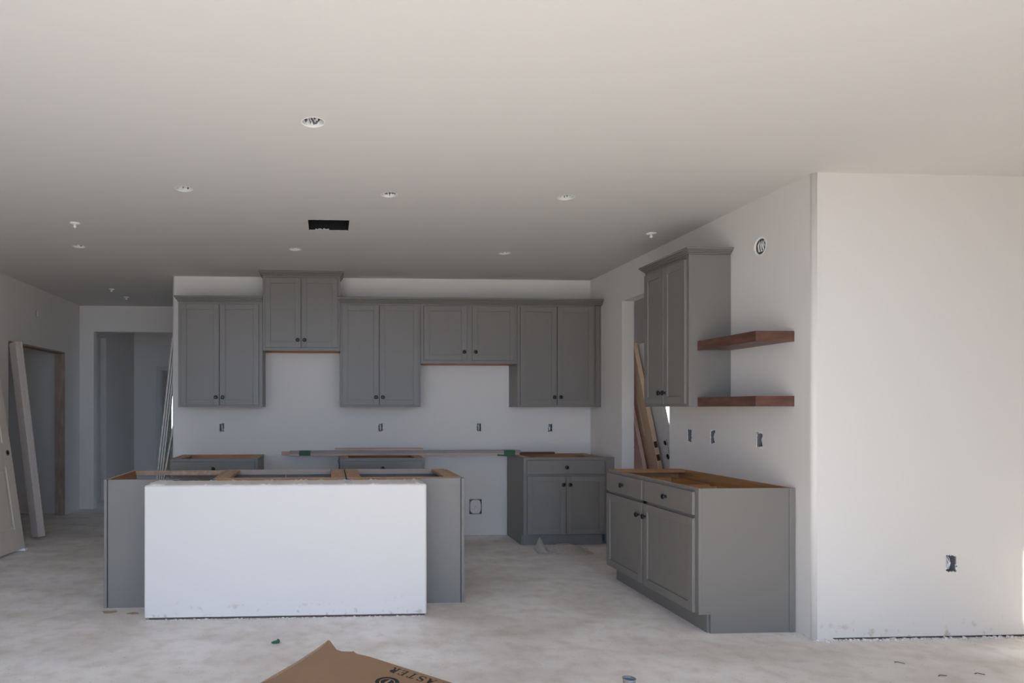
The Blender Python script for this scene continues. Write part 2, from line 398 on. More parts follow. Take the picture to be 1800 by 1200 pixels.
# ------------------------------------------------------------------ cabinet builders
# local frame of a cabinet: x to the right as seen from its front, y = 0 at the face frame and growing towards the back, z up
def knob_mesh():
    return MB().lathe([(0.0095, 0.0), (0.0095, 0.003), (0.0065, 0.006), (0.006, 0.013), (0.012, 0.017), (0.0175, 0.021), (0.0185, 0.025), (0.016, 0.029), (0.008, 0.031)], KNOB,
                      Matrix.Rotation(math.pi / 2, 4, 'X'), 18).mesh('knob')
KNOBME = knob_mesh()
def knob(parent, x, z, y):
    o = bpy.data.objects.new('knob', KNOBME); COL.objects.link(o); o.parent = parent; o.location = (x, y, z); return o

DT = 0.020
def shaker(name, parent, x0, x1, z0, z1, kx=None, kz=None, st=0.054):
    """shaker front: stiles and rails around a recessed panel, black knob"""
    b = MB(); y0, y1 = -DT, -0.001
    b.box(x0, x0 + st, y0, y1, z0, z1, GRAY).box(x1 - st, x1, y0, y1, z0, z1, GRAY)
    b.box(x0 + st, x1 - st, y0, y1, z0, z0 + st, GRAY).box(x0 + st, x1 - st, y0, y1, z1 - st, z1, GRAY)
    o = b.build(name, parent, 0.0018)
    MB().box(x0 + st - 0.003, x1 - st + 0.003, y0 + 0.009, y1 - 0.003, z0 + st - 0.003, z1 - st + 0.003, GRAY).build('door_panel', o)
    if kx is not None: knob(o, kx, kz, y0)
    return o
def slab_front(parent, x0, x1, z0, z1):
    o = MB().box(x0, x1, -DT, -0.001, z0, z1, GRAY).build('drawer', parent, 0.004, 3)
    knob(o, (x0 + x1) / 2, (z0 + z1) / 2, -DT)
    return o
def crown(parent, x0, x1, zb, zt, depth, left=True, right=True, out=0.036, name='crown_moulding'):
    """stepped crown: mitred returns on the free ends"""
    b = MB(); h = zt - zb
    prof = [(0.004, 0.0, 0.16), (0.012, 0.16, 0.34), (0.020, 0.34, 0.52), (0.028, 0.52, 0.70), (out, 0.70, 1.0)]
    for p, a, c in prof:
        b.box(x0 - (p if left else 0), x1 + (p if right else 0), -p, depth if (left or right) else 0.02, zb + a * h, zb + c * h, GRAY)
    return b.build(name, parent, 0.0035, 2)

def upper(label, loc, rotz, w, z0, z1, depth, doors, frame_top=None, crown_spec=None, group=None, stile=None, skip=()):
    t = thing('wall_cabinet', label, 'cabinet', loc, (0, 0, rotz), group)
    f = 0.019
    b = MB()
    b.box(0, 0.016, f, depth, z0 + 0.002, z1, GRAY, {'x+': WOODIN}).box(w - 0.016, w, f, depth, z0 + 0.002, z1, GRAY, {'x-': WOODIN})
    b.box(0.016, w - 0.016, f, depth, z1 - 0.016, z1, GRAY)
    b.box(0.016, w - 0.016, depth - 0.008, depth, z0 + 0.002, z1 - 0.016, WOODIN)
    b.build('carcass', t, 0.001)
    MB().box(0.016, w - 0.016, f, depth - 0.008, z0 + 0.014, z0 + 0.028, WOODIN).build('bottom_panel', t)
    fr = MB()
    fr.box(0, 0.04, 0, f, z0, z1, GRAY).box(w - 0.04, w, 0, f, z0, z1, GRAY)
    fr.box(0.04, w - 0.04, 0, f, z0, z0 + 0.04, GRAY).box(0.04, w - 0.04, 0, f, z1 - 0.05, z1, GRAY)
    if stile: fr.box(stile[0], stile[1], 0, f, z0 + 0.04, z1 - 0.05, GRAY)
    elif len(doors) == 2: fr.box((doors[0][1] + doors[1][0]) / 2 - 0.012, (doors[0][1] + doors[1][0]) / 2 + 0.012, 0.002, f, z0 + 0.04, z1 - 0.05, GRAY)
    fr.build('face_frame', t, 0.001)
    for (a, c, d, e, kx, kz) in doors: shaker('door', t, a, c, d, e, kx, kz)
    if crown_spec: crown(t, 0, w, *crown_spec)
    return t

def base(label, loc, rotz, w, depth, drawers, doors, stile=None, left_end=True, right_end=True, group=None, name='base_cabinet', toe=True, inner=None, inside=None):
    """open-topped base cabinet (no worktop yet)"""
    t = thing(name, label, 'cabinet', loc, (0, 0, rotz), group)
    f, Z, K = 0.019, 0.876, 0.114
    IN = inside or WOODIN
    for nm, xa, xb, fin in (('side_panel', 0, 0.016, 'x-'), ('side_panel', w - 0.016, w, 'x+')):
        # notched for the toe kick
        poly = [(f, K), (0.075, K), (0.075, 0), (depth, 0), (depth, Z), (f, Z)]
        M = Matrix(((0, 0, 1, xa), (1, 0, 0, 0), (0, 1, 0, 0), (0, 0, 0, 1)))
        s = MB(); s.prism(poly, 0, xb - xa, WOODIN, M, edge=GRAY)
        s.bm.faces.ensure_lookup_table()
        for fc in s.bm.faces:
            cx = fc.calc_center_median()
            fc.normal_update()
            if abs(fc.normal.x) > 0.9: fc.material_index = s.slot(GRAY if (abs(cx.x - (xa if fin == 'x-' else xb)) < 1e-4) else WOODIN)
            if cx.z > Z - 1e-4: fc.material_index = s.slot(PLY)
        s.build(nm, t, 0.0008)
    MB().box(0.016, w - 0.016, depth - 0.012, depth - 0.001, K, Z - 0.001, WOODIN).build('back_panel', t)
    MB().box(0.016, w - 0.016, depth - 0.030, depth - 0.012, Z - 0.075, Z - 0.001, WOODIN).build('back_rail', t)
    MB().box(0.016, w - 0.016, f, depth - 0.012, K, K + 0.014, WOODIN).build('bottom_panel', t)
    if toe: MB().box(0.016, w - 0.016, 0.062, 0.075, 0, K, GRAY).build('toe_kick', t)
    fr = MB(); FY = {'y+': IN, 'z+': inside or PLY}
    fr.box(0, 0.04, 0, f, K, Z, GRAY, FY).box(w - 0.04, w, 0, f, K, Z, GRAY, FY)
    fr.box(0.04, w - 0.04, 0, f, K, K + 0.03, GRAY, FY).box(0.04, w - 0.04, 0, f, Z - 0.04, Z, GRAY, FY).box(0.04, w - 0.04, 0, f, 0.685, 0.715, GRAY, FY)
    if stile: fr.box(stile[0], stile[1], 0, f, K + 0.03, Z - 0.04, GRAY, FY)
    elif len(doors) == 2: fr.box((doors[0][1] + doors[1][0]) / 2 - 0.012, (doors[0][1] + doors[1][0]) / 2 + 0.012, 0.002, f, K + 0.03, 0.685, GRAY, FY)
    fr.build('face_frame', t, 0.001)
    for a, c, d, e in drawers:
        dr = slab_front(t, a, c, d, e)
        bx = MB()
        x0, x1, y0, y1, z0, z1 = a + 0.03, c - 0.03, f + 0.002, depth - 0.10, 0.722, 0.815
        bx.box(x0, x0 + 0.014, y0, y1, z0, z1, WOODIN).box(x1 - 0.014, x1, y0, y1, z0, z1, WOODIN)
        bx.box(x0 + 0.014, x1 - 0.014, y1 - 0.014, y1, z0, z1, WOODIN).box(x0 + 0.014, x1 - 0.014, y0, y1 - 0.014, z0, z0 + 0.006, WOODIN)
        bx.build('drawer_box', dr)
    for (a, c, d, e, kx, kz) in doors: shaker('door', t, a, c, d, e, kx, kz)
    if inner: inner(t, w, depth)
    return t

def braces(ends=('l', 'r'), wide=0.09):
    def fn(t, w, d):
        for e in ends:
            x0, x1 = (0.016, 0.016 + wide) if e == 'l' else (w - 0.016 - wide, w - 0.016)
            MB().box(x0, x1, 0.019, d - 0.030, 0.855, 0.874, PLY).build('corner_brace', t, 0.001)
    return fn

# ------------------------------------------------------------------ wall cabinets on the kitchen back wall
YU = 6.545; DU = YB - YU - 0.002
Z0, Z1 = 1.372, 2.425
def X(x, x0): return x - x0
def pair(x0, a, m0, m1, b, z0, z1, kz, ki=0.030):
    """two doors a..m0 and m1..b in world X for a cabinet starting at x0; knobs at the meeting stiles"""
    return [(a - x0, m0 - x0, z0, z1, m0 - x0 - ki, kz), (m1 - x0, b - x0, z0, z1, m1 - x0 + ki, kz)]
x0 = -1.492
upper('grey two-door wall cabinet over the leftmost base cabinet, against the hall corner', (x0, YU, 0), 0, 0.837, Z0, Z1, DU,
      pair(x0, -1.461, -1.085, -1.077, -0.692, 1.392, 2.402, 1.470), crown_spec=(2.425, 2.483, DU, True, False))
x0 = -0.653
upper('short raised grey wall cabinet with crown touching the ceiling, above the range gap', (x0, YU, 0), 0, 0.779, 1.940, 2.692, DU,
      pair(x0, -0.628, -0.271, -0.263, 0.100, 1.972, 2.672, 2.046), crown_spec=(2.690, 2.7415, DU, True, True))
x0 = 0.128
upper('tall grey two-door wall cabinet between the range gap and the fridge gap', (x0, YU, 0), 0, 0.818, Z0, Z1, DU,
      pair(x0, 0.148, 0.518, 0.526, 0.925, 1.392, 2.402, 1.472))
x0 = 0.948
upper('short grey wall cabinet with two spaced doors above the fridge gap', (x0, YU, 0), 0, 0.996, 1.815, Z1, DU,
      pair(x0, 0.977, 1.418, 1.474, 1.916, 1.850, 2.402, 1.932), stile=(1.415 - x0, 1.477 - x0))
x0 = 1.946
t = upper('tall grey two-door wall cabinet in the right corner of the back wall', (x0, YU, 0), 0, 0.808, Z0, Z1, DU,
      pair(x0, 1.972, 2.350, 2.358, 2.735, 1.392, 2.402, 1.473))
MB().box(0.809, 0.893, 0.05, 0.066, Z0, Z1, GRAY).box(0.885, 0.893, 0.040, 0.05, Z0, Z1, GRAY).build('filler_strip', t)
cr = thing('crown_moulding', 'long grey crown moulding running over the three wall cabinets at right of the back wall', 'moulding', (0.128, YU, 0))
crown(cr, 0, 2.710, 2.426, 2.483, DU - 0.002, True, False, name='moulding_run')

# right wall: wall cabinet beside the floating shelves
RZ = -math.pi / 2
def right_doors(yfar, a, b): return (yfar - a, yfar - b)
yf, yn = 5.045, 4.417; W = yf - yn
mid = (5.022 + 4.440) / 2
upper('grey two-door wall cabinet on the right wall beside the brown floating shelves', (2.535, yf, 0), RZ, W, Z0, 2.436, XR - 2.535 - 0.002,
      [(yf - 5.022, yf - mid - 0.003, 1.392, 2.410, yf - mid - 0.033, 1.475), (yf - mid + 0.003, yf - 4.440, 1.392, 2.410, yf - mid + 0.033, 1.475)],
      crown_spec=(2.436, 2.487, XR - 2.535 - 0.002, True, True))

def shelf(label, z0, z1):
    t = thing('floating_shelf', label, 'shelf', (2.595, 3.795, z0), group='brown floating shelves on the right wall')
    w, d, h = 0.243, 0.619, z1 - z0
    b = MB(); b.box(0, 0.018, 0.0005, d, 0, h, DARKWOOD).build('front_board', t, 0.0015)
    MB().box(0.018, w, 0.0, 0.018, 0, h, DARKWOOD).build('end_board', t, 0.0015)
    MB().box(0.018, w, 0.018, d, h - 0.012, h - 0.0005, DARKWOOD).build('top_board', t)
    MB().box(0.018, w, 0.018, d, 0.001, 0.013, DARKWOOD).build('bottom_board', t)
shelf('upper of the two dark brown floating shelves beside the right wall cabinet', 1.768, 1.832)
shelf('lower of the two dark brown floating shelves, level with the wall cabinet bottom', 1.372, 1.436)

# ------------------------------------------------------------------ base cabinets on the back wall
YBASE = 6.27; DB = YB - YBASE - 0.002
def base_back(label, x0, x1, a, b, m):
    return base(label, (x0, YBASE, 0), 0, x1 - x0, DB, [(a - x0, b - x0, 0.712, 0.848)],
                [(a - x0, m - 0.003 - x0, 0.122, 0.692, m - 0.033 - x0, 0.609), (m + 0.003 - x0, b - x0, 0.122, 0.692, m + 0.033 - x0, 0.609)], inner=braces(('l', 'r'), 0.07))
base_back('grey base cabinet at the left end of the back wall, behind the island', -1.506, -0.672, -1.478, -0.700, -1.089)
base_back('grey base cabinet between range gap and fridge gap under the long boards', 0.120, 0.945, 0.140, 0.925, 0.532)
tc = base_back('grey base cabinet with one drawer over two doors in the right back corner', 1.925, 2.752, 1.957, 2.735, 2.345)
MB().box(0.828, 0.913, 0.0, 0.016, 0.114, 0.876, GRAY).build('filler_strip', tc, 0.001)

# ------------------------------------------------------------------ base cabinet on the right wall
yf, yn = 5.050, 3.790
def rx(y): return yf - y
def inner_right(t, w, d):
    MB().box(0.016, 0.11, 0.019, d - 0.03, 0.855, 0.874, WOODIN).build('corner_brace', t, 0.001)
    MB().box(w - 0.0005, w + 0.0065, d - 0.035, d, 0.0, 0.876, GRAY).build('scribe_moulding', t, 0.0025)
    MB().box((w - 0.02) / 2, (w + 0.02) / 2, 0.019, d - 0.03, 0.13, 0.70, WOODIN).build('divider', t)
base('large grey base cabinet with two drawers and two doors on the right wall', (2.235, yf, 0), RZ, yf - yn, XR - 2.235 - 0.004,
     [(rx(5.035), rx(4.465), 0.712, 0.853), (rx(4.436), rx(3.822), 0.712, 0.853)],
     [(rx(5.035), rx(4.465), 0.120, 0.692, rx(4.498), 0.605), (rx(4.436), rx(3.822), 0.120, 0.692, rx(4.403), 0.605)],
     stile=(rx(4.475), rx(4.425)), inner=inner_right)

# ------------------------------------------------------------------ island: cabinets face the back wall, their backs towards us
def island(label, xa, xb):
    w = xb - xa
    t = base(label, (xb, 5.15, 0), math.pi, w, 0.645, [], [(0.02, w / 2 - 0.003, 0.122, 0.84, w / 2 - 0.033, 0.76), (w / 2 + 0.003, w - 0.02, 0.122, 0.84, w / 2 + 0.033, 0.76)], name='island_cabinet', inside=PALELAM,
             inner=braces(('l', 'r'), 0.085))
    MB().box(0.002, w - 0.002, 0.615, 0.628, 0.80, 0.877, PLY).build('top_rail', t)
    return t
island('middle open-topped island cabinet directly behind the white half wall', -0.790, 0.126)
ir = island('right open-topped island cabinet with grey end panel beside the half wall', 0.134, 0.930)
# panels that close the island ends beside the half wall
MB().box(0.0, 0.29, 0.6455, 0.662, 0, 0.872, GRAY).build('end_panel', ir, 0.001)
MB().box(-0.026, -0.005, 0.6455, 0.668, 0, 0.872, GRAY).build('corner_moulding', ir, 0.002)
MB().box(-0.026, -0.0005, 0.0, 0.6455, 0, 0.872, GRAY, {'z+': PLY}).build('finished_side', ir, 0.001)
lw = thing('island_end_panel', 'left grey end panel and plywood rail framing the open appliance gap of the island', 'panel', (-1.522, 4.488, 0))
MB().box(0, 0.026, 0.018, 0.66, 0, 0.874, GRAY, {'x+': WOODIN, 'z+': PLY}).build('side_panel', lw, 0.001)
MB().box(0.025, 0.51, 0.0, 0.018, 0, 0.874, GRAY).build('back_panel', lw, 0.001)
MB().box(0, 0.020, -0.006, 0.018, 0, 0.874, GRAY).build('corner_moulding', lw, 0.002)
MB().box(0.026, 0.728, 0.635, 0.66, 0.838, 0.872, PLY).build('top_rail', lw, 0.001)

# ------------------------------------------------------------------ open electrical boxes
def outlet(label, loc, rotz, w=0.048, h=0.086, seed=1, wires=3, group='open outlet boxes'):
    """box let into the drywall, front rim flush; local y grows into the wall"""
    rnd = random.Random(seed)
    t = thing('outlet_box', label, 'outlet box', loc, (0, 0, rotz), group)
    b = MB(); d = 0.045; k = 0.002; W, Hh = w / 2 - 0.001, h / 2 - 0.001
    b.box(-W, W, d - k, d, -Hh, Hh, BOXP)
    b.box(-W, -W + k, 0.004, d - k, -Hh, Hh, BOXP).box(W - k, W, 0.004, d - k, -Hh, Hh, BOXP)
    b.box(-W + k, W - k, 0.004, d - k, -Hh, -Hh + k, BOXP).box(-W + k, W - k, 0.004, d - k, Hh - k, Hh, BOXP)
    b.build('box', t)
    for i in range(wires):
        xx = rnd.uniform(-0.5, 0.7) * (W - 0.006)
        pts = [(xx * 0.6, d - 0.004, Hh - 0.006), (xx, 0.022, Hh * 0.55), (xx + rnd.uniform(-.006, .006), 0.012, 0), (xx * 0.7 + rnd.uniform(-.005, .005), 0.020, -Hh * 0.75), (xx * 0.3, d - 0.008, -Hh * 0.5)]
        MB().tube(pts, 0.0035 if i else 0.005, WIRE).build('cable', t)
    s = MB()                      # torn drywall and compound around the hole
    for i in range(14):
        a = rnd.random() * 4
        px = (-W if a < 1 else W if a < 2 else rnd.uniform(-W, W)); pz = (rnd.uniform(-Hh, Hh) if a < 2 else Hh if a < 3 else -Hh)
        q = rnd.uniform(0.002, 0.005)
        s.box(px - q, px + q, -0.0012, 0.003, pz - q * 1.5, pz + q * 1.5, PLASTER)
    o = s.build('plaster_smears', t); o['kind'] = 'stuff'
    return t
names = ['first open outlet box from the left on the back wall, under the leftmost wall cabinet', 'open outlet box under the tall wall cabinet between the two gaps',
         'open outlet box on the back wall inside the fridge gap, above the boards', 'open outlet box under the right corner wall cabinet of the back wall']
for i, ((x, z), n) in enumerate(zip(outs_back, names)): outlet(n, (x, YB, z), 0, seed=10 + i)
names = ['farthest of three open outlet boxes above the right base cabinet', 'middle of three open outlet boxes above the right base cabinet', 'nearest of three open outlet boxes above the right base cabinet']
for i, ((y, z), n) in enumerate(zip(outs_right, names)): outlet(n, (XR, y, z), -math.pi / 2, 0.060, 0.10, seed=20 + i)
outlet('open outlet box low on the bright white wall right of the kitchen', (3.689, YF, 0.442), 0, 0.064, 0.102, seed=31)
# ice-maker box: white cover in a larger hole
t = thing('ice_maker_box', 'white covered ice maker water box low in the fridge gap', 'water box', (1.584, YB, 0.305))
b = MB(); b.box(-0.067, 0.067, 0.048, 0.052, -0.079, 0.079, BOXP)
for a, c, d, e in ((-0.067, -0.063, -0.079, 0.079), (0.063, 0.067, -0.079, 0.079), (-0.063, 0.063, -0.079, -0.075), (-0.063, 0.063, 0.075, 0.079)): b.box(a, c, 0.004, 0.048, d, e, BOXP)
b.build('box', t)
pts = []
for i in range(32):
    a = 2 * math.pi * i / 32; c, s_ = math.cos(a), math.sin(a)
    pts.append((0.060 * math.copysign(abs(c) ** 0.62, c), 0.074 * math.copysign(abs(s_) ** 0.62, s_)))
MB().prism(pts, -0.012, -0.002, WALL, Matrix.Rotation(math.pi / 2, 4, 'X')).build('cover_plate', t, 0.003)
MB().tube([(-0.02, 0.045, -0.075), (-0.015, 0.0, -0.03), (0.0, -0.001, 0.01), (0.02, 0.0, -0.02), (0.03, 0.045, -0.075)], 0.004, WIRE).build('supply_line', t)
# round thermostat / junction box high on the right wall
t = thing('round_junction_box', 'round open junction box high on the right wall above the shelves', 'junction box', (XR, 4.111, 2.425), (0, 0, -math.pi / 2))
RY = Matrix.Rotation(-math.pi / 2, 4, 'X')
MB().lathe([(0.054, 0.002), (0.054, 0.045), (0.002, 0.045)], CANM, RY, 28, False, True).build('box', t)
MB().lathe([(0.050, 0.006), (0.054, -0.001), (0.060, -0.002), (0.064, 0.0)], PLASTER, RY, 28, False, False).build('plaster_ring', t)
for k, off in enumerate((-0.018, 0.004, 0.026)):
    MB().tube([(off, 0.042, -0.02), (off - 0.006, 0.010, -0.03), (off, 0.002, 0.01), (off + 0.010, 0.004, 0.035), (off + 0.018, 0.012, 0.012), (off + 0.010, 0.04, -0.03)], 0.0045, WIRE).build('cable', t)
# chime cut-out in the left wall
t = thing('chime_box', 'narrow open low-voltage slot high on the left wall above the cased opening', 'outlet box', (XL, 7.615, 2.45), (0, 0, math.pi / 2))
MB().box(-0.024, 0.024, 0.040, 0.044, -0.034, 0.034, BOXP).box(-0.024, -0.021, 0.004, 0.040, -0.034, 0.034, BOXP).build('box', t)
MB().tube([(0, 0.038, 0.03), (0.004, 0.012, 0), (0, 0.03, -0.03)], 0.004, WIRE).build('cable', t)

# ------------------------------------------------------------------ ceiling fixtures
names = ['nearest and largest plaster-spattered light cut-out in the ceiling', 'light cut-out in the ceiling above the left end of the island', 'light cut-out in the ceiling right of and nearer than the vent opening',
         'light cut-out in the ceiling out towards the right wall cabinet', 'far light cut-out in the ceiling by the left wall, beyond the sprinkler head', 'small far light cut-out in the ceiling before the raised cabinet',
         'small far light cut-out in the ceiling before the right corner wall cabinet']
for i, ((x, y, r), n) in enumerate(zip(lights, names)):
    rnd = random.Random(40 + i)
    t = thing('recessed_light_can', n, 'recessed light', (x, y, H), group='recessed light cut-outs')
    c = MB(); n_ = 40; hs = [rnd.uniform(0.010, 0.034) if rnd.random() < 0.7 else rnd.uniform(0.004, 0.05) for _ in range(n_)]
    vs_ = [[c.bm.verts.new(((r - d_) * math.cos(2 * math.pi * k / n_), (r - d_) * math.sin(2 * math.pi * k / n_), z_)) for k in range(n_)] for d_, z_ in ((0.001, 0.10),)][0]
    lo_, mi_ = [], []
    for k in range(n_):
        a = 2 * math.pi * k / n_; q = r - 0.001
        lo_.append(c.bm.verts.new((q * math.cos(a), q * math.sin(a), 0.0))); mi_.append(c.bm.verts.new(((q - 0.002) * math.cos(a), (q - 0.002) * math.sin(a), hs[k])))
    for k in range(n_):
        m_ = (k + 1) % n_
        c.bm.faces.new((lo_[k], lo_[m_], mi_[m_], mi_[k])).material_index = c.slot(PLASTER)
        c.bm.faces.new((mi_[k], mi_[m_], vs_[m_], vs_[k])).material_index = c.slot(CANM)
    c.bm.faces.new(vs_).material_index = c.slot(CANM)
    c.build('can', t)
    b = MB()                      # crumpled masking paper and wire loops inside the can
    for k in range(5):
        a = rnd.uniform(0.2, 2.9); q = r * rnd.uniform(0.45, 0.8)
        b.tube([(q * math.cos(a), q * math.sin(a), 0.098), (q * math.cos(a + .2), q * math.sin(a + .2), 0.05), (q * math.cos(a + .5), q * math.sin(a + .5), 0.02), (q * math.cos(a + .8), q * math.sin(a + .8), 0.045)], 0.004, PLASTER)
    b.build('masking_strands', t)['kind'] = 'stuff'
    MB().lathe([(r - 0.002, 0.003), (r, -0.001), (r + 0.003, -0.0014), (r + 0.006, 0.0)], PLASTER, None, 28, False, False).build('plaster_rim', t)
t = thing('duct_boot', 'black open air duct cut into the ceiling in front of the raised cabinet', 'air duct', (0.0075, 4.90, H))
b = MB()
b.box(-0.152, 0.152, -0.149, 0.149, 0.30, 0.305, DUCT)
b.box(-0.1525, -0.150, -0.149, 0.149, 0.004, 0.30, DUCT).box(0.150, 0.1525, -0.149, 0.149, 0.004, 0.30, DUCT)
b.box(-0.150, 0.150, -0.1498, -0.147, 0.004, 0.30, DUCT).box(-0.150, 0.150, 0.147, 0.1498, 0.004, 0.30, DUCT)
b.build('boot', t)
rnd = random.Random(5); b = MB()
for i in range(40):
    px = -0.152 + 0.304 * i / 39
    b.box(px - 0.006, px + 0.006, 0.146, 0.151, -0.0005, 0.006 + (0.014 if 6 < i < 20 else 0.002) * rnd.uniform(0.3, 1), PLASTER)
    b.box(px - 0.006, px + 0.006, -0.151, -0.1475 + rnd.uniform(0, 0.004), -0.0005, 0.012, PLASTER)
o = b.build('cut_edge', t); o['kind'] = 'stuff'
for label, x, y, s in (('white pendant fire sprinkler head on the ceiling at far left', -1.884, 4.93, 1.0), ('white sprinkler head on the ceiling before the right wall cabinet', 2.556, 4.986, 1.0),
                       ('nearer of two small sprinkler heads on the dim hall ceiling', -2.508, 7.644, 0.9), ('farther of two small sprinkler heads on the dim hall ceiling', -2.504, 8.184, 0.9)):
    t = thing('sprinkler_head', label, 'sprinkler', (x, y, H), group='ceiling sprinkler heads'); t.scale = (s,) * 3
    MB().lathe([(0.038, 0.0), (0.037, -0.004), (0.028, -0.009), (0.012, -0.011)], WPLAST, None, 20, False, True).build('escutcheon', t)
    MB().lathe([(0.010, -0.010), (0.009, -0.022), (0.015, -0.025), (0.016, -0.029), (0.004, -0.034), (0.002, -0.040)], WPLAST, None, 16).build('cap', t)

# ------------------------------------------------------------------ boards lying on the base cabinets
def board(name, label, x0, x1, y0, y1, z0, z1, m, cat='board', extra=None, ang=0.0, mats=None):
    t = thing(name, label, cat, ((x0 + x1) / 2, (y0 + y1) / 2, z0), (0, 0, ang))
    MB().box(-(x1 - x0) / 2, (x1 - x0) / 2, -(y1 - y0) / 2, (y1 - y0) / 2, 0, z1 - z0, m, mats).build('board', t, 0.0015)
    return t
ZB = 0.8765
t = board('filler_board', 'long pinkish wood board lying lowest across the base cabinets, taped in green', -0.385, 1.985, 6.60, 6.68, ZB, ZB + 0.022, PINKW)
t2 = board('filler_board', 'long grey painted board bundled with green tape across the base cabinets', -0.385, 2.00, 6.605, 6.68, ZB + 0.0225, ZB + 0.048, GREYB)
board('filler_board', 'pinkish board behind the taped bundle, its end sticking out farthest left', -0.475, 1.70, 6.69, 6.75, ZB, ZB + 0.036, PINKW)
board('filler_board', 'short tan wood board lying on top of the taped bundle', 0.075, 0.985, 6.62, 6.70, ZB + 0.0485, ZB + 0.071, PINKW, ang=-0.003)
board('filler_board', 'thin dark brown strip lying on the back of the corner base cabinet', 2.02, 2.40, 6.72, 6.76, ZB, ZB + 0.022, DARKWOOD)
for i, (xa, xb, n) in enumerate(((-0.29, -0.175, 'green tape wrapped round the left end of the long boards'), (1.82, 1.94, 'green tape wrapped round the right end of the long boards'))):
    t = thing('masking_tape_wrap', n, 'tape', (xa, 6.64, ZB))
    b = MB(); w_ = xb - xa
    b.box(0, w_, -0.0412, -0.0402, 0.0005, 0.0485, GTAPE).box(0, w_, -0.0402, 0.0402, 0.0483, 0.0492, GTAPE).box(0, w_, 0.0402, 0.0412, 0.0005, 0.0485, GTAPE)
    b.build('band', t)
    if i: MB().box(-0.07, 0.06, -0.0425, -0.0413, -0.012, 0.004, GTAPE, None, Matrix.Rotation(0.06, 4, 'Y')).build('loose_end', t)
# little wire hanging at the side of the middle base cabinet
t = thing('dangling_wire', 'thin black wire hanging by the left side of the middle base cabinet', 'wire', (0.108, 6.30, 0.80))
MB().tube([(0.006, 0, 0.07), (-0.006, 0, 0.05), (0.002, 0.01, 0.02), (0.004, 0, -0.01), (0.0, 0.01, -0.05), (0.008, 0.02, -0.3), (0.0, 0.0, -0.795)], 0.0022, IRON).build('wire', t)

# ------------------------------------------------------------------ loose doors and boards leaning about
def panel_door(name, label, m, w=0.76, h=2.03, th=0.035, panels=((0.20, 0.80), (1.02, 1.90)), bores=(), edge_mortise=(), mat_hole=HOLE, flat=False, rosette=False):
    """slab in local x (width), y (thickness), z (height), standing on z = 0; face with the panels at y = 0 looking towards -y"""
    t = thing(name, label, 'door')
    b = MB(); s = 0.115
    if flat: b.box(0, w, 0, th, 0, h, m)
    else:
        b.box(0, s, 0, th, 0, h, m).box(w - s, w, 0, th, 0, h, m)
        zz = [0] + [v for p in panels for v in p] + [h]
        for a, c in zip(zz[0::2], zz[1::2]): b.box(s, w - s, 0, th, a, c, m)
    b.build('slab', t, 0.002)
    if not flat:
        for a, c in panels:
            p = MB(); p.box(s - 0.001, w - s + 0.001, 0.010, th - 0.010, a - 0.001, c + 0.001, m)
            k, g = 0.045, 0.022         # raised field with a sloped border
            o = p.build('door_panel', t)
            f = bmesh.new()
            outer = [f.verts.new(q) for q in ((s + g, 0.0098, a + g), (w - s - g, 0.0098, a + g), (w - s - g, 0.0098, c - g), (s + g, 0.0098, c - g))]
            inn = [f.verts.new(q) for q in ((s + k, 0.002, a + k), (w - s - k, 0.002, a + k), (w - s - k, 0.002, c - k), (s + k, 0.002, c - k))]
            f.faces.new(inn)
            for i in range(4): f.faces.new((outer[i], outer[(i + 1) % 4], inn[(i + 1) % 4], inn[i]))
            bmesh.ops.recalc_face_normals(f, faces=f.faces[:])
            me = bpy.data.meshes.new('raised_field'); f.to_mesh(me); f.free(); me.materials.append(m)
            r = bpy.data.objects.new('raised_field', me); COL.objects.link(r); r.parent = o
    RX = Matrix.Rotation(math.pi / 2, 4, 'X')
    for x, z, r in bores:
        if rosette: MB().lathe([(r, -0.0015), (r, 0.0015), (r * 0.55, 0.0018), (r * 0.5, -0.0005)], BRASS, Matrix.Translation((x, 0, z)) @ RX, 20).build('bore_ring', t)
        MB().lathe([(r * (0.5 if rosette else 1), -0.002), (r * (0.5 if rosette else 1), 0.0022)], mat_hole, Matrix.Translation((x, 0, z)) @ RX, 20).build('bore_hole', t)
    for x0_, x1_, z0_, z1_, side in edge_mortise:
        if side == 'edge': MB().box(w - 0.002, w + 0.0008, 0.006, th - 0.006, z0_, z1_, MORT).build('latch_mortise', t)
        else: MB().box(x0_, x1_, -0.0008, 0.002, z0_, z1_, MORT).build('hinge_mortise', t)
    return t
def place(t, corner, wdir, lean_dir, lean, side=False):
    """corner: floor point of local (0,0,0); wdir: horizontal width direction; top moves towards lean_dir by angle lean"""
    wv = Vector((*wdir, 0)).normalized(); ld = Vector((*lean_dir, 0)).normalized()
    up = (Vector((0, 0, 1)) * math.cos(lean) + ld * math.sin(lean)).normalized()
    yv = up.cross(wv).normalized()
    if side: wv = yv.cross(up)      # leaning sideways, in its own plane
    else: up = wv.cross(yv)
    R = Matrix((wv, yv, up)).transposed().to_4x4()
    t.matrix_world = Matrix.Translation(corner) @ R

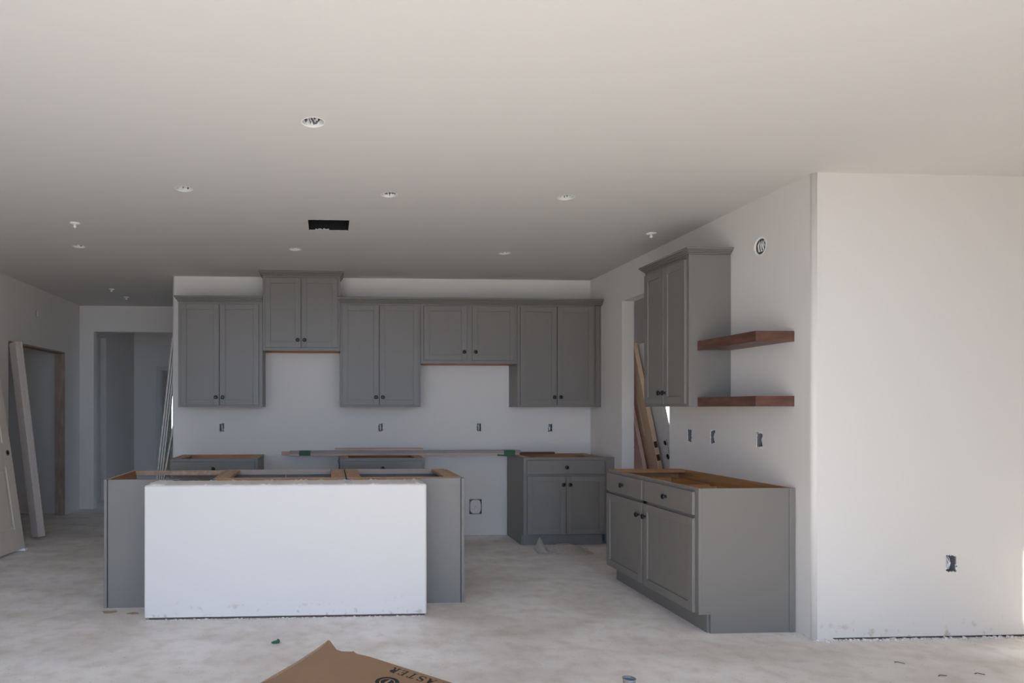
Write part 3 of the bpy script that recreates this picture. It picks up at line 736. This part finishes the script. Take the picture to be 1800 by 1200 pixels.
# white two-panel door against the left wall; its latch edge is local x = w
d1 = panel_door('loose_door', 'primed white two-panel door leaning against the left wall at the frame edge', DOORP, w=0.81, bores=((0.81 - 0.06, 0.925, 0.027),), edge_mortise=((0, 0, 0.895, 0.955, 'edge'),), rosette=True)
lean = math.asin(0.30 / 2.03)
wd = Vector((0.11, 0.99, 0)).normalized()
c0 = Vector((-2.905, 6.37, 0.022)) - wd * 0.81
place(d1, c0, (wd.x, wd.y), (-wd.y, wd.x), lean)
t = thing('wood_block', 'small white scrap block under the corner of the leaning white door', 'block', (-2.90, 6.345, 0)); MB().box(-0.085, 0.015, -0.02, 0.03, 0, 0.021, WPLAST).build('block', t, 0.002)
t2 = thing('wood_block', 'white scrap block under the hidden near end of the leaning white door', 'block', (c0.x + 0.01, c0.y + 0.04, 0)); MB().box(-0.05, 0.05, -0.02, 0.03, 0, 0.021, WPLAST).build('block', t2, 0.002)
# jamb boards leaning in the left opening
for i in range(2):
    t = thing('jamb_board', ['nearer of two jamb boards leaning in the left opening behind the white door', 'farther of two jamb boards leaning in the left opening behind the white door'][i], 'board', group='jamb boards leaning at the left opening')
    b = MB(); b.box(0, 0.13, 0, 0.036, 0, 2.03, JAMB).box(0.13, 0.136, 0.010, 0.028, 0, 2.03, JAMB)
    b.build('board', t, 0.0015)
    place(t, Vector((-3.070 + 0.0225 * i, 6.878 + 0.030 * i, 0.022)), (0.80, -0.60), (-0.94, 0.20), math.asin(0.27 / 2.07), True)

# pantry: doors leaning on the back of the right wall, seen through its doorway (faces towards -X)
lean = math.asin(0.205)
def pantry_door(t, xs, yn, w):
    """near edge (local x = w) at y = yn, front face passes x = xs at the floor"""
    place(t, Vector((xs, yn + w, 0.004)), (0, -1), (-1, 0), lean)
dp = panel_door('loose_door', 'pale grey flat door slab with two bore holes leaning in the pantry', DOORPALE, w=0.91, th=0.044, flat=True,
                bores=((0.91 - 0.062, 1.045, 0.024), (0.91 - 0.062, 0.91, 0.026)))
pantry_door(dp, 3.458, 6.0, 0.91)
# hand-written marks along the edge of the pale slab
rnd = random.Random(11); zc = 1.08; sc = MB()
for i in range(9):
    p0 = [(0.91 - 0.022 + rnd.uniform(-0.006, 0.006), -0.0012, zc - 0.004 * k + 0.003 * rnd.uniform(-1, 1)) for k in range(5)]
    sc.tube(p0, 0.0026, INK, 4); zc -= 0.022
    if i == 2: zc -= 0.012
o = sc.build('handwriting', dp)
dt = panel_door('loose_door', 'tan raised-panel door leaning in the pantry in front of the pale slab', DOORTAN, w=0.80, th=0.044, panels=((0.22, 0.80), (1.06, 1.90)), edge_mortise=((0, 0, 0.99, 1.05, 'edge'), (0, 0, 0.86, 0.92, 'edge')))
pantry_door(dt, 3.384, 6.15, 0.80)
dk = panel_door('loose_door', 'short pink pine slab with a hinge mortise leaning at the pantry jamb', DOORPINK, w=0.70, h=1.42, th=0.038, flat=True, edge_mortise=((0.56, 0.60, 0.97, 1.07, 'face'),))
pantry_door(dk, 3.306, 6.30, 0.70)
# casing boards leaning on the hall wall beyond the kitchen corner
for i, (xb, yb, ln) in enumerate(((-1.915, 7.08, 2.13), (-1.893, 7.09, 2.13), (-1.871, 7.10, 2.13), (-1.865, 6.998, 1.30))):
    t = thing('casing_board', ['leftmost of the white casing boards leaning beyond the kitchen corner', 'second white casing board from the left leaning beyond the kitchen corner',
                               'third white casing board from the left leaning beyond the kitchen corner', 'short steep white casing board nearest the kitchen corner in the hall'][i], 'board', group='casing boards leaning in the hall')
    MB().box(0, 0.057, -0.014, 0, 0, ln, TRIMW).box(0.0, 0.020, -0.017, -0.014, 0, ln, TRIMW).build('board', t, 0.002)
    place(t, Vector((xb, yb, 0.003)), (0, 1), (1, 0), math.asin((-1.636 - (0.022 * (2 - i) if i < 3 else 0) - xb) / ln))

# ------------------------------------------------------------------ things on the floor
# torn flattened carton with printing
cb = thing('cardboard_sheet', 'torn brown flattened carton with black printing on the floor in front', 'cardboard', (0.1, 3.2, 0))
poly = [(-0.331, 3.213), (-0.277, 3.298), (-0.17, 3.462), (-0.06, 3.655), (0.003, 3.783), (0.014, 3.772), (0.032, 3.70), (0.051, 3.632), (0.078, 3.606), (0.136, 3.598), (0.142, 3.606), (0.160, 3.566), (0.229, 3.520), (0.371, 3.388), (0.614, 3.164), (0.98, 2.83), (0.42, 2.30), (-0.52, 2.92)]
loc = [(x - 0.1, y - 3.2) for x, y in poly]
MB().prism(loc, 0.0015, 0.006, CARD, edge=CARDEDGE).build('sheet', cb)
# second ply showing along the left edge, a pressed crease
MB().prism([(-0.438, 0.0), (-0.377, 0.092), (-0.27, 0.256), (-0.16, 0.449), (-0.105, 0.56), (-0.108, 0.53), (-0.15, 0.43), (-0.255, 0.246), (-0.36, 0.083)], 0.0062, 0.0078, CARDEDGE).build('torn_ply', cb)
ZP = 0.0062
def glyph_F(): return [[(0.10, 0), (0.44, 0), (0.44, .06), (.36, .08), (.36, .46), (.50, .46), (.53, .38), (.57, .38), (.57, .64), (.53, .64), (.50, .54), (.36, .54), (.36, .92), (.62, .92), (.70, .76), (.75, .76), (.74, 1), (.10, 1), (.10, .94), (.18, .92), (.18, .08), (.10, .06)]]
def glyph_E(): return [[(0.10, 0), (0.74, 0), (.78, .26), (.73, .26), (.64, .08), (.36, .08), (.36, .46), (.50, .46), (.53, .38), (.57, .38), (.57, .64), (.53, .64), (.50, .54), (.36, .54), (.36, .92), (.62, .92), (.70, .76), (.75, .76), (.74, 1), (.10, 1), (.10, .94), (.18, .92), (.18, .08), (.10, .06)]]
def glyph_T(): return [[(.24, 0), (.58, 0), (.58, .06), (.50, .08), (.50, .92), (.62, .92), (.72, .74), (.78, .74), (.76, 1), (.06, 1), (.04, .74), (.10, .74), (.20, .92), (.32, .92), (.32, .08), (.24, .06)]]
def glyph_A(): return [[(0, 0), (.26, 0), (.26, .05), (.18, .07), (.24, .26), (.52, .26), (.58, .07), (.50, .05), (.50, 0), (.88, 0), (.88, .05), (.80, .07), (.50, 1.0), (.40, 1.0), (.10, .07), (0, .05)], ]
def glyph_R(): return [[(.08, 0), (.40, 0), (.40, .06), (.34, .08), (.34, .44), (.40, .44), (.62, .04), (.66, 0), (.88, 0), (.88, .06), (.80, .08), (.60, .47), (.72, .56), (.76, .72), (.70, .90), (.54, 1), (.08, 1), (.08, .94), (.16, .92), (.16, .08), (.08, .06)]]
def glyph_S():
    c = []
    for i in range(25):
        u = i / 24
        if u < 0.5: a = math.radians(35 + 235 * (u / 0.5)); c.append((0.40 + 0.26 * math.cos(a), 0.74 + 0.20 * math.sin(a)))
        else: a = math.radians(90 - 245 * ((u - 0.5) / 0.5)); c.append((0.40 + 0.28 * math.cos(a), 0.275 + 0.225 * math.sin(a)))
    L, Rr = [], []
    for i, p in enumerate(c):
        q, n = Vector(c[max(0, i - 1)]), Vector(c[min(24, i + 1)]); d = (n - q).normalized(); nn = Vector((-d.y, d.x))
        wd_ = 0.045 + 0.065 * math.exp(-((i - 12) / 6.0) ** 2)
        L.append(tuple(Vector(p) + nn * wd_)); Rr.append(tuple(Vector(p) - nn * wd_))
    return [L + Rr[::-1], [(.58, .72), (.66, .72), (.66, .98), (.60, .98)], [(.10, .02), (.16, .02), (.18, .28), (.10, .28)]]
# lettering runs along the torn edge and stands on its head towards the kitchen
rd = Vector((0.348 - 0.580, 3.368 - 3.158)).normalized(); up = Vector((-rd.y, rd.x))
org = Vector((0.588 - 0.1, 3.155 - 3.2)); lh, adv = 0.064, 0.0545
for i, (ch, g) in enumerate(zip('FASTER', (glyph_F, glyph_A, glyph_S, glyph_T, glyph_E, glyph_R))):
    b = MB(); o0 = org + rd * (adv * i)
    for poly_ in g():
        b.prism([tuple(o0 + rd * (x * lh * 0.88) + up * (y * lh + 0.0)) for x, y in poly_], ZP - 0.0006, ZP, INK)
    b.build('letter', cb)
# round emblem: dark disc, pale ring, dark leaf
ec = Vector((0.294 - 0.1, 3.190 - 3.2)); R_ = 0.060
def ell(rx_, ry_, a0=0.0, n=36, off=(0, 0)):
    return [tuple(ec + rd * (off[0] + rx_ * math.cos(2 * math.pi * k / n + a0)) + up * (off[1] + ry_ * math.sin(2 * math.pi * k / n + a0))) for k in range(n)]
MB().prism(ell(R_, R_), ZP - 0.0006, ZP, INK).build('emblem_disc', cb)
MB().prism(ell(R_ * .66, R_ * .66), ZP, ZP + 0.0003, CARDEDGE).build('emblem_ring', cb)
MB().prism(ell(R_ * .56, R_ * .56), ZP + 0.0003, ZP + 0.0006, INK).build('emblem_center', cb)
MB().prism(ell(R_ * .10, R_ * .50, 0, 24), ZP + 0.0006, ZP + 0.0009, CARDEDGE).build('emblem_stroke', cb)

# crumpled clear film by the toe kick
def film():
    me = bpy.data.meshes.new('plastic_film'); c = bmesh.new(); nx, ny = 26, 8; rnd = random.Random(9)
    g = [[None] * (ny + 1) for _ in range(nx + 1)]
    for i in range(nx + 1):
        u = i / nx
        if u < 0.26: top = 0.125 * max(0, 1 - abs(u - 0.13) / 0.11)
        else: top = 0.055 * math.sin(min(1, (u - 0.26) / 0.66) * math.pi) ** 0.6
        for j in range(ny + 1):
            v = j / ny
            x = 1.955 + 0.52 * u + 0.02 * v
            y = 5.93 + 0.20 * v - 0.06 * u * (1 - v)
            if u < 0.26: z = 0.004 + top * max(0, (v - 0.1) / 0.9); y -= 0.04 * (1 - v) * 0; 
            else: z = 0.004 + top * v
            g[i][j] = c.verts.new((x, y, z + rnd.uniform(0, 0.006)))
    for i in range(nx):
        for j in range(ny): c.faces.new((g[i][j], g[i + 1][j], g[i + 1][j + 1], g[i][j + 1]))
    c.to_mesh(me); c.free(); me.materials.append(FILM)
    o = bpy.data.objects.new('plastic_film', me); COL.objects.link(o)
    tag(o, 'crumpled clear plastic film lying at the corner base cabinet toe kick', 'plastic film')
film()
# small cup cut by the lower frame edge
t = thing('plastic_cup', 'small open grey cup with blue inside standing on the floor at the lower frame edge', 'cup', (1.418, 2.975, 0))
MB().lathe([(0.022, 0.0), (0.029, 0.086), (0.031, 0.088), (0.031, 0.091), (0.028, 0.091), (0.026, 0.080)], GREYPL, None, 24, True, False).build('body', t)
MB().lathe([(0.0258, 0.074), (0.0262, 0.080), (0.020, 0.083), (0.006, 0.080)], BLUE, None, 24).build('contents', t)
t = thing('green_scrap', 'tiny green scrap of plastic on the floor before the half wall', 'scrap', (-0.300, 3.77, 0.001))
MB().prism([(-0.026, -0.012), (0.0, -0.016), (0.004, 0.006), (0.0, 0.018), (-0.012, 0.006)], 0, 0.010, GSCRAP).build('flake', t, 0.002)
MB().prism([(0.003, -0.014), (0.020, -0.012), (0.022, 0.008), (0.010, 0.026), (0.004, 0.01)], 0, 0.016, GSCRAP).build('curl', t, 0.002)
# drywall crumbs along the foot of the walls, chips about the floor: nobody could count them
def crumbs(name, label, spots, seed):
    rnd = random.Random(seed); b = MB()
    for x, y, s in spots(rnd):
        a = rnd.uniform(0, 3.14); n = rnd.choice((4, 5))
        pts = [(x + s * rnd.uniform(.6, 1.2) * math.cos(a + 6.283 * k / n), y + s * rnd.uniform(.6, 1.2) * math.sin(a + 6.283 * k / n)) for k in range(n)]
        b.prism(pts, 0.0005, 0.0005 + s * rnd.uniform(0.5, 1.1), CRUMB)
    o = b.build(name); o['kind'] = 'stuff'; tag(o, label, 'debris')
crumbs('plaster_crumbs', 'white drywall crumbs along the foot of the bright wall at right', lambda r: [(r.uniform(2.86, 4.3), 3.648 - abs(r.gauss(0, 0.016)), r.uniform(0.002, 0.010) if r.random() < .5 else r.uniform(0.001, 0.004)) for _ in range(420)], 1)
crumbs('plaster_crumbs', 'white drywall crumbs along the foot of the island half wall', lambda r: [(r.uniform(-1.17, 0.64), 4.214 - abs(r.gauss(0, 0.010)), r.uniform(0.001, 0.007)) for _ in range(330)], 2)
crumbs('floor_debris', 'scattered plaster chips and dust on the open concrete floor', lambda r: [(r.uniform(0.75, 3.8), r.uniform(3.0, 4.15), r.uniform(0.001, 0.0035)) for _ in range(80)] + [(r.uniform(-3, -0.6), r.uniform(3.0, 4.15), r.uniform(0.001, 0.0035)) for _ in range(60)] + [(r.uniform(-3, -1.6), r.uniform(4, 8), r.uniform(0.001, 0.005)) for _ in range(40)] + [(2.83 - r.random() * 0.05, r.uniform(3.66, 3.78), r.uniform(0.002, 0.006)) for _ in range(14)], 3)
rnd = random.Random(21)
for i, (x, y, n) in enumerate(((3.05, 3.30, 'curled brown drywall paper shaving on the floor below the bright wall outlet'), (3.33, 3.14, 'dark wood splinter at the lower right corner of the floor'), (3.12, 3.13, 'short dark splinter left of the corner splinter on the floor'))):
    t = thing('wood_shaving', n, 'shaving', (x, y, 0.002), (0, 0, -0.5 + i * 0.3))
    MB().tube([(-0.022, 0, 0.001), (-0.008, 0.004, 0.003), (0.008, 0.0, 0.002), (0.022, -0.003, 0.001)], 0.0022, DARKGAP).build('curl', t)

# dried mud patches on the slab beside the island end panel
MUD = mat('dried_mud', (0.36, 0.29, 0.20), 0.95, var=0.2, vscale=40)
for i, (x, y, a, n) in enumerate(((-1.455, 4.40, 0.060, 'larger dried brown mud patch on the floor before the left island panel'), (-1.285, 4.36, 0.045, 'smaller dried brown mud patch on the floor by the half wall corner'))):
    rnd = random.Random(50 + i)
    pts = [(a * rnd.uniform(0.55, 1.1) * math.cos(6.283 * k / 14), 0.6 * a * rnd.uniform(0.5, 1.1) * math.sin(6.283 * k / 14)) for k in range(14)]
    t = thing('mud_patch', n, 'mud', (x, y, 0)); MB().prism(pts, 0.0002, 0.0016, MUD).build('crust', t)
